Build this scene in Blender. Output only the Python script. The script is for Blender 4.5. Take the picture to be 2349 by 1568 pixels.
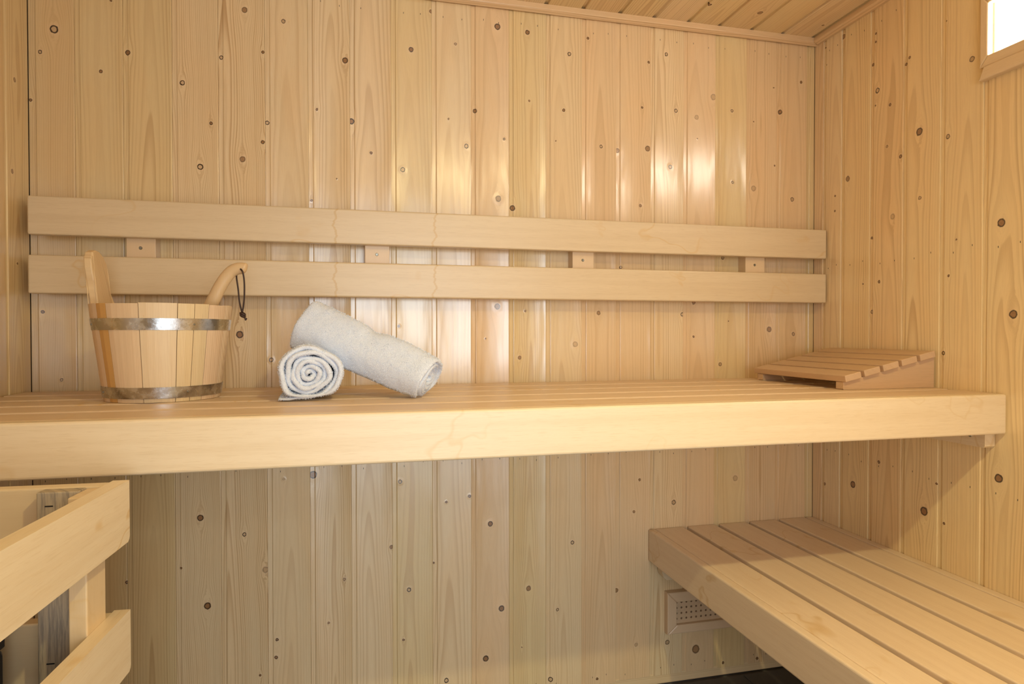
import bpy, bmesh, math, random
from mathutils import Vector, Matrix, noise
random.seed(7)
PI = math.pi
sc = bpy.context.scene
for o in list(bpy.data.objects): bpy.data.objects.remove(o)
COL = sc.collection
W, ZC, ZB, ZL = 2.1926, 2.0005, 0.9303, 0.4768

# ---------------------------------------------------------------- camera
cd = bpy.data.cameras.new('camera'); cam = bpy.data.objects.new('camera', cd); COL.objects.link(cam)
cd.sensor_width = 36.0; cd.lens = 1443.77 / 2349 * 36.0; cd.clip_start = 0.02
Rv, Uv, Fv = Vector((0.97283344, -0.23150496, -0.00074564)), Vector((0.00387348, 0.01305665, 0.99990726)), Vector((0.23147376, 0.9727461, -0.01359867))
m = Matrix((Rv, Uv, -Fv)).transposed().to_4x4(); m.translation = Vector((0.77864, -1.7481, 1.06787))
cam.matrix_world = m
sc.camera = cam
sc.cycles.max_bounces = 7; sc.cycles.diffuse_bounces = 4; sc.cycles.glossy_bounces = 2; sc.cycles.transmission_bounces = 2

# ---------------------------------------------------------------- light
sc.view_settings.view_transform = 'Standard'; sc.view_settings.look = 'None'
sc.view_settings.gamma = 1.0; sc.view_settings.use_curve_mapping = False
sc.view_settings.exposure = -0.20
wd = bpy.data.worlds.new('room_world'); sc.world = wd; wd.use_nodes = True
wd.node_tree.nodes['Background'].inputs[0].default_value = (1.0, 0.86, 0.66, 1)
wd.node_tree.nodes['Background'].inputs[1].default_value = 0.03
def lamp(name, kind, loc, energy, col, size=0.1, size_y=None, rot=(0, 0, 0)):
    l = bpy.data.lights.new(name, kind); l.energy = energy; l.color = col
    if kind == 'AREA':
        l.size = size
        if size_y: l.shape = 'RECTANGLE'; l.size_y = size_y
    else: l.shadow_soft_size = size
    o = bpy.data.objects.new(name, l); COL.objects.link(o); o.location = loc; o.rotation_euler = rot
    return o
# the sauna's own warm ceiling downlight, and the cool light of the room outside coming in through the door opening
sp = lamp('ceiling_downlight', 'SPOT', (1.30, -1.57, 1.93), 50.0, (1.0, 0.87, 0.45), 0.02)
sp.data.spot_size = math.radians(165); sp.data.spot_blend = 1.0
lamp('ceiling_fill', 'POINT', (1.30, -1.57, 1.90), 5.0, (1.0, 0.82, 0.45), 0.06)  # added warm fill for the walls, not a second lamp
lamp('outside_downlight', 'POINT', (1.15, -4.00, 2.25), 14.0, (0.85, 0.91, 1.0), 0.05)
lamp('outside_daylight', 'AREA', (1.10, -4.00, 1.05), 42.0, (0.80, 0.92, 1.0), 1.2, 1.3, (PI/2, 0, 0))
lamp('door_light', 'AREA', (1.25, -2.33, 0.86), 13.5, (0.90, 0.92, 0.92), 1.05, 1.65, (PI/2, 0, 0))

# ---------------------------------------------------------------- node helpers
class NT:
    def __init__(s, tree): s.t = tree; s.L = tree.links
    def node(s, typ, **kw):
        n = s.t.nodes.new(typ)
        for k, v in kw.items(): setattr(n, k, v)
        return n
    def put(s, sock, v):
        if v is None: return
        if isinstance(v, bpy.types.NodeSocket): s.L.new(v, sock)
        else:
            if isinstance(v, (tuple, list)) and len(v) == 3 and sock.type == 'RGBA': v = (*v, 1)
            sock.default_value = v
    def m(s, op, a, b=None, c=None, clamp=False):
        n = s.node('ShaderNodeMath', operation=op, use_clamp=clamp)
        s.put(n.inputs[0], a); s.put(n.inputs[1], b); s.put(n.inputs[2], c)
        return n.outputs[0]
    def ss(s, v, lo, hi):
        n = s.node('ShaderNodeMapRange', interpolation_type='SMOOTHSTEP')
        s.put(n.inputs[0], v); s.put(n.inputs[1], lo); s.put(n.inputs[2], hi); return n.outputs[0]
    def mix(s, f, a, b, blend='MIX'):
        n = s.node('ShaderNodeMix', data_type='RGBA', blend_type=blend)
        s.put(n.inputs[0], f); s.put(n.inputs[6], a); s.put(n.inputs[7], b); return n.outputs[2]
    def xyz(s, x, y, z=0.0):
        n = s.node('ShaderNodeCombineXYZ'); s.put(n.inputs[0], x); s.put(n.inputs[1], y); s.put(n.inputs[2], z); return n.outputs[0]
    def sep(s, v):
        n = s.node('ShaderNodeSeparateXYZ'); s.put(n.inputs[0], v); return n.outputs
    def noise(s, vec, scale=1.0, detail=2.0, rough=0.5, dist=0.0):
        n = s.node('ShaderNodeTexNoise'); s.put(n.inputs['Vector'], vec); s.put(n.inputs['Scale'], scale)
        s.put(n.inputs['Detail'], detail); s.put(n.inputs['Roughness'], rough); s.put(n.inputs['Distortion'], dist); return n.outputs[0]
    def bump(s, h, dist, strength=1.0, nrm=None):
        n = s.node('ShaderNodeBump'); s.put(n.inputs['Height'], h); s.put(n.inputs['Distance'], dist); s.put(n.inputs['Strength'], strength)
        if nrm is not None: s.put(n.inputs['Normal'], nrm)
        return n.outputs[0]

def mat(name):
    mt = bpy.data.materials.new(name); mt.use_nodes = True; t = mt.node_tree
    b = t.nodes['Principled BSDF']; return mt, NT(t), b

def group(name, ins, outs):
    g = bpy.data.node_groups.new(name, 'ShaderNodeTree')
    for i in ins: g.interface.new_socket(i, in_out='INPUT', socket_type='NodeSocketVector' if i == 'P' else 'NodeSocketFloat')
    for i in outs: g.interface.new_socket(i, in_out='OUTPUT', socket_type='NodeSocketFloat')
    n = NT(g); gi = n.node('NodeGroupInput'); go = n.node('NodeGroupOutput'); return g, n, gi.outputs, go.inputs

# one knot: bends the grain round itself and adds its heart, bark ring and halo
KNOT, n, I, O = group('knot', ['P', 'CX', 'CV', 'R', 'F', 'G', 'Ui', 'Fi', 'Gi', 'Hi'], ['U', 'Fo', 'Go', 'Ho'])
x, v, _ = n.sep(I['P'])
dx = n.m('SUBTRACT', x, I['CX']); dv = n.m('SUBTRACT', v, I['CV'])
k = n.m('MULTIPLY', I['R'], 2.1); k2 = n.m('MULTIPLY', k, k)
dv4 = n.m('MULTIPLY', dv, 0.42)
den = n.m('ADD', n.m('ADD', n.m('MULTIPLY', dx, dx), n.m('MULTIPLY', dv4, dv4)), n.m('MULTIPLY', k2, 0.6))
n.put(O['U'], n.m('SUBTRACT', I['Ui'], n.m('MULTIPLY', dx, n.m('DIVIDE', k2, den))))
d = n.m('SQRT', n.m('ADD', n.m('MULTIPLY', dx, dx), n.m('MULTIPLY', dv, dv)))
q = n.m('DIVIDE', d, I['R'])
n.put(O['Fo'], n.m('MAXIMUM', I['Fi'], n.m('MULTIPLY', n.ss(q, 1.05, 0.85), I['F'])))
band = n.m('SUBTRACT', 1.0, n.m('DIVIDE', n.m('ABSOLUTE', n.m('SUBTRACT', q, 0.88)), 0.26), clamp=True)
n.put(O['Go'], n.m('MAXIMUM', I['Gi'], n.m('MULTIPLY', n.ss(band, 0.0, 0.7), I['G'])))
n.put(O['Ho'], n.m('MAXIMUM', I['Hi'], n.ss(q, 2.4, 1.0)))
# small early rings inside knots come from the heart noise below

GRAIN, n, I, O = group('grain', ['U', 'V', 'Seed', 'Xc', 'D0', 'Slope', 'Sp', 'Wob'], ['Line', 'Fib', 'Big'])
sv = I['Seed']
w1 = n.noise(n.xyz(sv, n.m('MULTIPLY', I['V'], 1.6), 0.0), 1.0, 1.0)
w2 = n.noise(n.xyz(n.m('ADD', sv, 7.3), n.m('MULTIPLY', I['V'], 1.1), n.m('MULTIPLY', I['U'], 6.0)), 1.0, 1.0)
t = n.m('ADD', n.m('SUBTRACT', I['U'], I['Xc']), n.m('MULTIPLY', n.m('SUBTRACT', w1, 0.5), 0.022))
dd = n.m('ADD', n.m('ADD', I['D0'], n.m('MULTIPLY', I['Slope'], I['V'])), n.m('MULTIPLY', n.m('SUBTRACT', w2, 0.5), I['Wob']))
r = n.m('SQRT', n.m('ADD', n.m('MULTIPLY', t, t), n.m('MULTIPLY', dd, dd)))
fine = n.noise(n.xyz(n.m('MULTIPLY', I['U'], 60.0), n.m('MULTIPLY', I['V'], 7.0), sv), 1.0, 1.0)
r = n.m('ADD', r, n.m('MULTIPLY', fine, 0.0009))
ph = n.m('DIVIDE', r, I['Sp'])
f = n.m('FRACT', ph)
line = n.m('MULTIPLY', n.ss(f, 0.30, 0.88), n.ss(f, 1.0, 0.90))
wn = n.node('ShaderNodeTexWhiteNoise', noise_dimensions='1D'); n.put(wn.inputs['W'], n.m('ADD', n.m('FLOOR', ph), sv))
n.put(O['Line'], n.m('MULTIPLY', line, n.m('MULTIPLY_ADD', wn.outputs[0], 0.75, 0.25)))
n.put(O['Fib'], n.noise(n.xyz(n.m('MULTIPLY', I['U'], 900.0), n.m('MULTIPLY', I['V'], 22.0), sv), 1.0, 1.5, 0.6))
n.put(O['Big'], n.noise(n.xyz(n.m('MULTIPLY', I['U'], 16.0), n.m('MULTIPLY', I['V'], 3.2), sv), 1.0, 2.0, 0.5))

KT = {'R': (.35, 1.4), 'K': (1.0, .9), 'D': (1.0, 1.3), 'B': (.85, .55), 'S': (.55, .8), 'L': (.40, .30)}
def pine(name, seed, knots=(), base=(.76, .58, .32), line=(.50, .29, .12), amt=.5, xc=.055, d0=.02, slope=.014, sp=.0042, wob=.03, rough=.30, axes='xz', coat=1.0, cup=0.0):
    mt, n, b = mat(name)
    tc = n.node('ShaderNodeTexCoord').outputs['Object']
    S = n.sep(tc); ax = {'x': S[0], 'y': S[1], 'z': S[2]}
    U0, V0 = ax[axes[0]], ax[axes[1]]
    jig = n.noise(n.xyz(n.m('MULTIPLY', U0, 140.0), n.m('MULTIPLY', V0, 140.0), seed), 1.0, 1.0)
    jv = n.m('MULTIPLY', n.m('SUBTRACT', jig, 0.5), 0.0032)
    P = n.xyz(n.m('ADD', U0, jv), n.m('MULTIPLY', n.m('ADD', V0, jv), 0.93))
    U, F, G, H = U0, 0.0, 0.0, 0.0
    for (cx, cv, r, ty) in knots:
        g = n.node('ShaderNodeGroup', node_tree=KNOT); f, rg = KT[ty]
        if r > .0035 or ty != 'D': rr = r * 1.0
        else: rr = r * 1.25
        for k_, v_ in zip(['P', 'CX', 'CV', 'R', 'F', 'G', 'Ui', 'Fi', 'Gi', 'Hi'], [P, cx, cv * .93, rr, f, rg, U, F, G, H]): n.put(g.inputs[k_], v_)
        U, F, G, H = [g.outputs[i] for i in range(4)]
    g = n.node('ShaderNodeGroup', node_tree=GRAIN)
    for k_, v_ in zip(['U', 'V', 'Seed', 'Xc', 'D0', 'Slope', 'Sp', 'Wob'], [U, V0, seed, xc, d0, slope, sp, wob]): n.put(g.inputs[k_], v_)
    L, fib, big = g.outputs[0], g.outputs[1], g.outputs[2]
    c = n.mix(n.m('MULTIPLY', n.ss(big, .3, .75), .45), base, (base[0]*1.04, base[1]*.94, base[2]*.84))
    c = n.mix(n.m('MULTIPLY', L, amt*1.45), c, line)
    c = n.mix(n.m('MULTIPLY', n.ss(fib, .38, .72), .14), c, (.55, .33, .16))
    spk = n.noise(n.xyz(n.m('MULTIPLY', U0, 260.0), n.m('MULTIPLY', V0, 90.0), seed + 3.0), 1.0, 1.0)
    c = n.mix(n.m('MULTIPLY', n.ss(spk, .80, .88), .35), c, (.62, .33, .08))
    if knots:
        hn = n.noise(n.xyz(n.m('MULTIPLY', U0, 420.0), n.m('MULTIPLY', V0, 420.0), seed), 1.0, 2.0)
        c = n.mix(n.m('MULTIPLY', H, .28), c, (.84, .60, .37))
        c = n.mix(F, c, n.mix(hn, (.20, .09, .03), (.42, .22, .09)))
        c = n.mix(G, c, (.035, .016, .006))
    n.put(b.inputs['Base Color'], c)
    n.put(b.inputs['Roughness'], rough); b.inputs['IOR'].default_value = 1.48
    b.inputs['Coat Weight'].default_value = coat; b.inputs['Coat Roughness'].default_value = .22; b.inputs['Coat IOR'].default_value = 1.6
    # relief in metres: broad unevenness, swelling round knots, late-wood ridges, fibre
    h = n.m('ADD', n.m('MULTIPLY', big, .0019), n.m('MULTIPLY', fib, .00006))
    if knots: h = n.m('ADD', h, n.m('MULTIPLY', H, .00028))
    if cup:     # the face of the board is slightly hollow across its width
        uc = n.m('SUBTRACT', U0, .060)
        h = n.m('ADD', h, n.m('MULTIPLY', n.m('MULTIPLY', uc, uc), n.m('MULTIPLY', big, cup * 2)))
    nr = n.bump(h, 1.0, 1.0)
    n.put(b.inputs['Normal'], nr); n.put(b.inputs['Coat Normal'], nr)
    return mt

def aspen(name, axis, seed=0.0, base=(.83, .66, .435), dark=(.70, .51, .29), stain=.5, rough=.42, streak=.30, weather=0.0, flat='z', drips=(), coat=.45):
    """pale even hardwood: short flecks along the grain, tan water marks"""
    mt, n, b = mat(name)
    tc = n.node('ShaderNodeTexCoord').outputs['Object']; S = n.sep(tc)
    ax = {'x': 0, 'y': 1, 'z': 2}; a = ax[axis]; o1, o2 = [i for i in range(3) if i != a]
    oi = n.node('ShaderNodeObjectInfo').outputs['Random']
    sd = n.m('ADD', n.m('MULTIPLY', oi, 50.0), seed)
    V = S[a]; U = n.m('ADD', S[o1], S[o2])
    fl = n.noise(n.xyz(n.m('MULTIPLY', U, 520.0), n.m('MULTIPLY', V, 26.0), sd), 1.0, 3.0, .6)
    st = n.noise(n.xyz(n.m('MULTIPLY', U, 70.0), n.m('MULTIPLY', V, 2.0), sd), 1.0, 2.0, .55)
    c = n.mix(n.m('MULTIPLY', n.ss(st, .35, .7), streak), base, dark)
    c = n.mix(n.m('MULTIPLY', n.ss(fl, .50, .70), .42), c, dark)
    c = n.mix(n.m('MULTIPLY', n.ss(oi, 0.0, 1.0), .12), c, dark)
    q = 0.0 if not stain else n.noise(n.xyz(n.m('MULTIPLY', S[o1], 5.0), n.m('MULTIPLY', S[o2], 5.0), n.m('ADD', n.m('MULTIPLY', V, 4.0), sd)), 1.0, 3.0, .55, .4)
    ring = n.m('SUBTRACT', 1.0, n.m('DIVIDE', n.m('ABSOLUTE', n.m('SUBTRACT', q, .60)), .014), clamp=True)
    q2 = 0.0 if not stain else n.noise(n.xyz(n.m('MULTIPLY', S[o1], 14.0), n.m('MULTIPLY', S[o2], 14.0), n.m('ADD', n.m('MULTIPLY', V, 11.0), sd)), 1.0, 2.0, .5)
    blob = n.m('MULTIPLY', n.ss(q2, .66, .76), .6)
    gate = n.ss(n.noise(n.xyz(n.m('MULTIPLY', V, 3.0), sd, 2.0), 1.0, 1.0), .44, .58)
    sm = n.m('MULTIPLY', n.m('MULTIPLY', n.m('MAXIMUM', ring, blob), gate), stain)
    c = n.mix(sm, c, (.66, .40, .12))
    for x0 in drips:    # dried water runs across the board
        wz = n.noise(n.xyz(x0*7, n.m('MULTIPLY', S[2], 28.0), 0.0), 1.0, 3.0, .6)
        dd_ = n.m('ABSOLUTE', n.m('SUBTRACT', n.m('SUBTRACT', V, x0), n.m('MULTIPLY', n.m('SUBTRACT', wz, .5), .045)))
        c = n.mix(n.m('MULTIPLY', n.ss(dd_, .0045, .001), .55), c, (.62, .38, .12))
    if weather:
        wv = n.noise(n.xyz(n.m('MULTIPLY', U, 260.0), n.m('MULTIPLY', V, 14.0), sd), 1.0, 4.0, .7)
        c = n.mix(n.m('MULTIPLY', n.ss(wv, .42, .66), weather), c, (.20, .17, .14))
    n.put(b.inputs['Base Color'], c); n.put(b.inputs['Roughness'], rough)
    nr = n.bump(fl, .0003, .3)
    b.inputs['Coat Weight'].default_value = 0.0 if weather else coat; b.inputs['Coat Roughness'].default_value = .34; n.put(b.inputs['Coat Normal'], nr)
    n.put(b.inputs['Normal'], nr)
    return mt

def simple(name, col, rough=.5, metal=0.0, emit=None, es=1.0, noise_amt=.15, nscale=60.0, bump=0.0):
    mt, n, b = mat(name)
    tc = n.node('ShaderNodeTexCoord').outputs['Object']
    nz = n.noise(tc, nscale, 3.0)
    c = n.mix(n.m('MULTIPLY', nz, noise_amt * 2), col, tuple(x * .55 for x in col))
    n.put(b.inputs['Base Color'], c); b.inputs['Roughness'].default_value = rough; b.inputs['Metallic'].default_value = metal
    if bump: n.put(b.inputs['Normal'], n.bump(nz, bump, .6))
    if emit: b.inputs['Emission Color'].default_value = (*emit, 1); b.inputs['Emission Strength'].default_value = es
    return mt

# ---------------------------------------------------------------- object helpers
def link(name, me, mt=None, parent=None, loc=None, rot=None, label=None, kind=None):
    o = bpy.data.objects.new(name, me); COL.objects.link(o)
    if mt is not None and me is not None and not me.materials: me.materials.append(mt)
    if parent: o.parent = parent
    if loc: o.location = loc
    if rot: o.rotation_euler = rot
    if label: o['label'] = label
    if kind: o['kind'] = kind
    return o
def thing(name, label, cat, loc=(0, 0, 0), rot=(0, 0, 0), group=None):
    o = bpy.data.objects.new(name, None); COL.objects.link(o); o.location = loc; o.rotation_euler = rot
    o.empty_display_size = .05
    o['label'] = label; o['category'] = cat
    if group: o['group'] = group
    return o
def struct(name, me=None, mt=None, loc=(0, 0, 0), rot=(0, 0, 0), label=None):
    o = link(name, me, mt, None, loc, rot); o['kind'] = 'structure'
    if label: o['label'] = label
    return o
def mesh(bm, smooth=False):
    bmesh.ops.recalc_face_normals(bm, faces=bm.faces)
    me = bpy.data.meshes.new('mesh'); bm.to_mesh(me); bm.free()
    if smooth:
        for p in me.polygons: p.use_smooth = True
    return me
def box_into(bm, x0, x1, y0, y1, z0, z1, bev=0.0, seg=2):
    t = bmesh.new()
    bmesh.ops.create_cube(t, size=1.0, matrix=Matrix.Translation(((x0+x1)/2, (y0+y1)/2, (z0+z1)/2)) @ Matrix.Diagonal((x1-x0, y1-y0, z1-z0, 1)))
    if bev: bmesh.ops.bevel(t, geom=t.edges[:], offset=bev, segments=seg, profile=.5, affect='EDGES')
    me = bpy.data.meshes.new('tmp'); t.to_mesh(me); t.free(); bm.from_mesh(me); bpy.data.meshes.remove(me)
def box(x0, x1, y0, y1, z0, z1, bev=0.0, seg=3):
    bm = bmesh.new(); box_into(bm, x0, x1, y0, y1, z0, z1, bev, seg); return mesh(bm)
def board(name, parent, mt, x0, x1, y0, y1, z0, z1, bev=.0035, **kw):
    """a board whose object origin sits at its own low corner"""
    return link(name, box(0, x1-x0, 0, y1-y0, 0, z1-z0, bev), mt, parent, (x0, y0, z0), **kw)
def prism(pts, h0, h1, axis='z'):
    """extrude a 2D outline between h0 and h1 along an axis; outline in the other two axes (in xyz order)"""
    bm = bmesh.new(); rings = []
    for h in (h0, h1):
        r = []
        for a, b_ in pts:
            co = {'z': (a, b_, h), 'y': (a, h, b_), 'x': (h, a, b_)}[axis]; r.append(bm.verts.new(co))
        rings.append(r)
    k = len(pts)
    for i in range(k): bm.faces.new((rings[0][i], rings[0][(i+1) % k], rings[1][(i+1) % k], rings[1][i]))
    bm.faces.new(rings[0][::-1]); bm.faces.new(rings[1]); return bm
def tube(pts, radii, seg=12, cap=True):
    bm = bmesh.new(); P = [Vector(p) for p in pts]; rings = []
    up = Vector((0.13, 1, .07)).normalized()
    for i, p in enumerate(P):
        t = (P[min(i+1, len(P)-1)] - P[max(i-1, 0)]).normalized()
        a = t.cross(up).normalized(); b_ = t.cross(a).normalized()
        r = radii[i] if hasattr(radii, '__len__') else radii
        rx, ry = r if hasattr(r, '__len__') else (r, r)
        rings.append([bm.verts.new(p + a * rx * math.cos(2*PI*k/seg) + b_ * ry * math.sin(2*PI*k/seg)) for k in range(seg)])
    for i in range(len(rings)-1):
        for k in range(seg): bm.faces.new((rings[i][k], rings[i][(k+1) % seg], rings[i+1][(k+1) % seg], rings[i+1][k]))
    if cap: bm.faces.new(rings[0][::-1]); bm.faces.new(rings[-1])
    return bm
def spline(pts, n=8):
    """Catmull-Rom through the points"""
    P = [Vector(p) for p in pts]; P = [2*P[0]-P[1]] + P + [2*P[-1]-P[-2]]; out = []
    for i in range(1, len(P)-2):
        for k in range(n):
            t = k/n; a, b_, c, d = P[i-1], P[i], P[i+1], P[i+2]
            out.append(.5*((2*b_) + (c-a)*t + (2*a-5*b_+4*c-d)*t*t + (3*b_-a-3*c+d)*t**3))
    out.append(P[-2]); return out

# ---------------------------------------------------------------- planked walls
def plank_mesh(w, z0, z1, strip=.0128, t=.013, rec=.0026):
    pts = [(.0002, t), (.0002, rec), (strip-.0022, rec), (strip-.0012, .0019), (strip, .0003), (strip+.001, 0), (w-.0018, 0), (w-.0006, .0006), (w-.0002, .0016), (w-.0002, t)]
    return mesh(prism(pts, z0, z1))
KN = {
'b0': [(0.056, 1.8043, 0.0087, 'R'), (0.026, 1.7468, 0.0042, 'R'), (0.0034, 1.6304, 0.0026, 'D'), (0.0639, 0.9552, 0.0032, 'R'), (0.0255, 1.1209, 0.0032, 'D')],
'b1': [(0.0574, 1.7121, 0.0038, 'D'), (0.0819, 1.8885, 0.0021, 'D'), (0.1048, 0.4459, 0.0036, 'D')],
'b2': [(0.011, 1.765, 0.0059, 'K')],
'b3': [(0.0245, 1.701, 0.0055, 'R'), (0.0905, 1.6041, 0.0039, 'D'), (0.0647, 1.4922, 0.0067, 'R'), (0.0586, 0.5963, 0.0073, 'K'), (0.0121, 0.4706, 0.0022, 'D'), (0.0739, 0.3678, 0.0079, 'K')],
'b4': [(0.0074, 1.7747, 0.0045, 'R'), (0.0644, 1.901, 0.0067, 'B'), (0.1081, 1.7972, 0.0028, 'D'), (0.1067, 1.565, 0.0034, 'D'), (0.0573, 1.5179, 0.0068, 'B'), (0.0477, 1.0654, 0.0085, 'K'), (0.0558, 0.5458, 0.0045, 'R'), (0.1068, 0.449, 0.0074, 'L'), (0.0923, 0.1725, 0.0023, 'D')],
'b5': [(0.0463, 1.8827, 0.0051, 'S'), (0.0047, 1.6166, 0.0049, 'R'), (0.0114, 0.9992, 0.0051, 'R'), (0.0224, 0.2616, 0.0038, 'D'), (0.0195, 0.2145, 0.0034, 'D'), (0.041, 0.685, 0.0034, 'L')],
'b6': [(0.0219, 1.6606, 0.0023, 'D'), (0.0712, 1.4805, 0.0014, 'D'), (0.0071, 1.4206, 0.0023, 'D'), (0.0944, 1.7968, 0.007, 'K'), (0.0073, 0.6915, 0.0093, 'K'), (0.0864, 0.4054, 0.0039, 'S'), (0.0457, 0.2915, 0.0029, 'B')],
'b7': [(0.0034, 1.6369, 0.007, 'D'), (0.0545, 1.5551, 0.0029, 'D'), (0.1047, 0.4832, 0.0048, 'B')],
'b8': [(0.054, 1.8436, 0.0063, 'K'), (0.1085, 1.9536, 0.0048, 'B'), (0.0307, 1.5152, 0.006, 'R'), (0.0188, 1.0882, 0.0026, 'D'), (0.021, 0.6614, 0.0051, 'R'), (0.0442, 0.3605, 0.0055, 'R'), (0.0291, 0.2233, 0.0026, 'D')],
'b9': [(0.0657, 1.8713, 0.0036, 'S'), (0.0463, 1.6631, 0.0018, 'D'), (0.0963, 1.5912, 0.0058, 'R'), (0.0375, 0.5969, 0.0024, 'D'), (0.1033, 0.6094, 0.0033, 'D'), (0.0018, 0.4285, 0.0024, 'D'), (0.0369, 0.0949, 0.0061, 'R')],
'b10': [(0.0755, 1.9327, 0.008, 'K'), (0.011, 1.6914, 0.0055, 'K'), (0.0947, 1.6187, 0.0027, 'D'), (0.0775, 1.4493, 0.008, 'B'), (0.0405, 1.0536, 0.0016, 'D'), (0.0746, 1.1444, 0.008, 'B'), (0.0533, 0.5268, 0.0068, 'K'), (0.0859, 0.2816, 0.0079, 'K'), (0.0399, 0.1431, 0.0078, 'K')],
'b11': [(0.054, 1.9264, 0.0062, 'K'), (0.0591, 1.7326, 0.0031, 'B'), (0.0097, 1.4248, 0.0074, 'K'), (0.0472, 1.1321, 0.0029, 'B'), (0.0303, 0.9984, 0.005, 'B'), (0.0567, 0.3317, 0.0069, 'B'), (0.0363, 0.163, 0.0015, 'D')],
'b12': [(0.0694, 1.8773, 0.0051, 'R'), (0.0526, 1.7136, 0.0032, 'D'), (0.0288, 1.6239, 0.0019, 'B'), (0.0884, 1.0363, 0.0077, 'L'), (0.0799, 0.4548, 0.0049, 'R'), (0.0345, 0.2614, 0.0038, 'R'), (0.0132, 0.058, 0.0064, 'R')],
'b13': [(0.0185, 1.9293, 0.0036, 'D'), (0.0595, 1.6174, 0.0046, 'R'), (0.0519, 1.1279, 0.0058, 'B'), (0.049, 0.042, 0.0029, 'D')],
'b14': [(0.1027, 1.878, 0.0029, 'D'), (0.0818, 1.7419, 0.0026, 'D'), (0.004, 1.6095, 0.0065, 'B'), (0.0996, 1.6206, 0.0078, 'B'), (0.0768, 1.4496, 0.0046, 'B'), (0.0143, 1.2638, 0.0039, 'R'), (0.0028, 0.2993, 0.0059, 'B'), (0.0655, 0.1294, 0.0053, 'L'), (0.0758, 0.6277, 0.0037, 'K'), (0.0576, 0.5324, 0.0043, 'B')],
'b15': [(0.0497, 1.9077, 0.0049, 'R'), (0.082, 1.7417, 0.0053, 'R'), (0.0635, 1.5704, 0.0057, 'R'), (0.1048, 1.1251, 0.0053, 'R'), (0.0784, 0.5524, 0.0067, 'S'), (0.0579, 0.1248, 0.0067, 'S')],
'b16': [(0.0432, 1.7269, 0.0067, 'L'), (0.0999, 1.7933, 0.0087, 'L'), (0.0459, 1.6621, 0.0016, 'D'), (0.0349, 1.1627, 0.006, 'B'), (0.0352, 1.0578, 0.0027, 'D'), (0.0461, 0.0927, 0.0121, 'B')],
'b17': [(0.0561, 1.7565, 0.0043, 'R'), (0.0593, 1.5359, 0.0041, 'R'), (0.0264, 1.3014, 0.0047, 'R'), (0.0469, 1.1058, 0.0016, 'D'), (0.0187, 0.9719, 0.0054, 'S'), (0.0729, 0.6151, 0.0082, 'L'), (0.0325, 0.0391, 0.0037, 'D')],
'b18': [(0.0961, 1.8408, 0.0016, 'D'), (0.0245, 1.7287, 0.0016, 'D'), (0.1006, 1.5967, 0.0021, 'D'), (0.0256, 1.5209, 0.0082, 'L'), (0.0838, 1.0802, 0.0083, 'B'), (0.0462, 0.0382, 0.0041, 'D')],
'b19': [(0.0112, 1.7669, 0.0062, 'D'), (0.0863, 1.8668, 0.0031, 'D'), (0.0557, 1.4936, 0.0062, 'S'), (0.0628, 1.0653, 0.0056, 'S')],
'c16': [(0.0147, 0.1261, 0.005, 'D')],
'c17': [(0.0776, 0.1198, 0.0076, 'B')],
'c19': [(0.0902, 0.098, 0.004, 'B')],
'l0': [(0.0475, 1.6539, 0.005, 'B'), (0.0327, 1.4396, 0.005, 'B'), (0.0507, 1.2311, 0.002, 'D')],
'r1': [(0.0073, 1.9617, 0.0018, 'D'), (0.0134, 1.9049, 0.0016, 'D'), (0.0539, 1.4891, 0.0024, 'D'), (0.0528, 1.4426, 0.0024, 'D'), (0.0165, 0.5944, 0.0041, 'B')],
'r2': [(0.0038, 1.9616, 0.0066, 'B'), (0.027, 1.5289, 0.0078, 'B'), (0.0887, 1.2105, 0.0019, 'D'), (0.0552, 0.6195, 0.009, 'K')],
'r3': [(0.0187, 1.9128, 0.0022, 'D'), (0.0184, 1.8898, 0.0025, 'D'), (0.0066, 1.8307, 0.0031, 'D'), (0.0252, 1.7504, 0.0065, 'R'), (0.0188, 1.7106, 0.0018, 'D'), (0.0692, 1.6953, 0.003, 'D'), (0.06, 1.5838, 0.0036, 'S'), (0.105, 1.544, 0.0035, 'D'), (0.0803, 1.3869, 0.0072, 'L'), (0.0063, 1.3391, 0.0037, 'D'), (0.0354, 1.2121, 0.0031, 'D'), (0.0089, 1.1285, 0.005, 'R'), (0.0392, 0.7054, 0.0041, 'D')],
'r4': [(0.0513, 1.5923, 0.0091, 'K'), (0.0543, 1.4198, 0.0045, 'S'), (0.0192, 1.7976, 0.0035, 'K'), (0.0063, 1.7851, 0.0037, 'K'), (0.0743, 0.6068, 0.0102, 'K'), (0.1098, 0.6864, 0.0022, 'D')],
'r5': [(0.021, 1.5547, 0.0054, 'S'), (0.0824, 1.7191, 0.0062, 'S'), (0.0144, 1.842, 0.0014, 'D'), (0.0256, 1.2095, 0.0022, 'D'), (0.012, 1.0177, 0.0049, 'R'), (0.0462, 1.2965, 0.0016, 'D'), (0.0191, 0.5921, 0.0025, 'D')],
'r6': [(0.0448, 1.3183, 0.0089, 'K'), (0.0738, 1.1095, 0.0088, 'K'), (0.0445, 0.7362, 0.009, 'K')]}
BS = [0, 0.0982, 0.2042, 0.3147, 0.4226, 0.5351, 0.6424, 0.7491, 0.8576, 0.9678, 1.0775, 1.1867, 1.2964, 1.4052, 1.5129, 1.6236, 1.7315, 1.8393, 1.9468, 2.0556, 2.164, 2.1926]
RS = [0, 0.0387, 0.1168, 0.2283, 0.3405, 0.4536, 0.5659, 0.6784, 0.7909, 0.9034, 1.0159, 1.1284, 1.2409, 1.3534, 1.4659, 1.5784, 1.6909, 1.8034, 1.9159, 2.0284, 2.1409, 2.2534, 2.3659]
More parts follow.
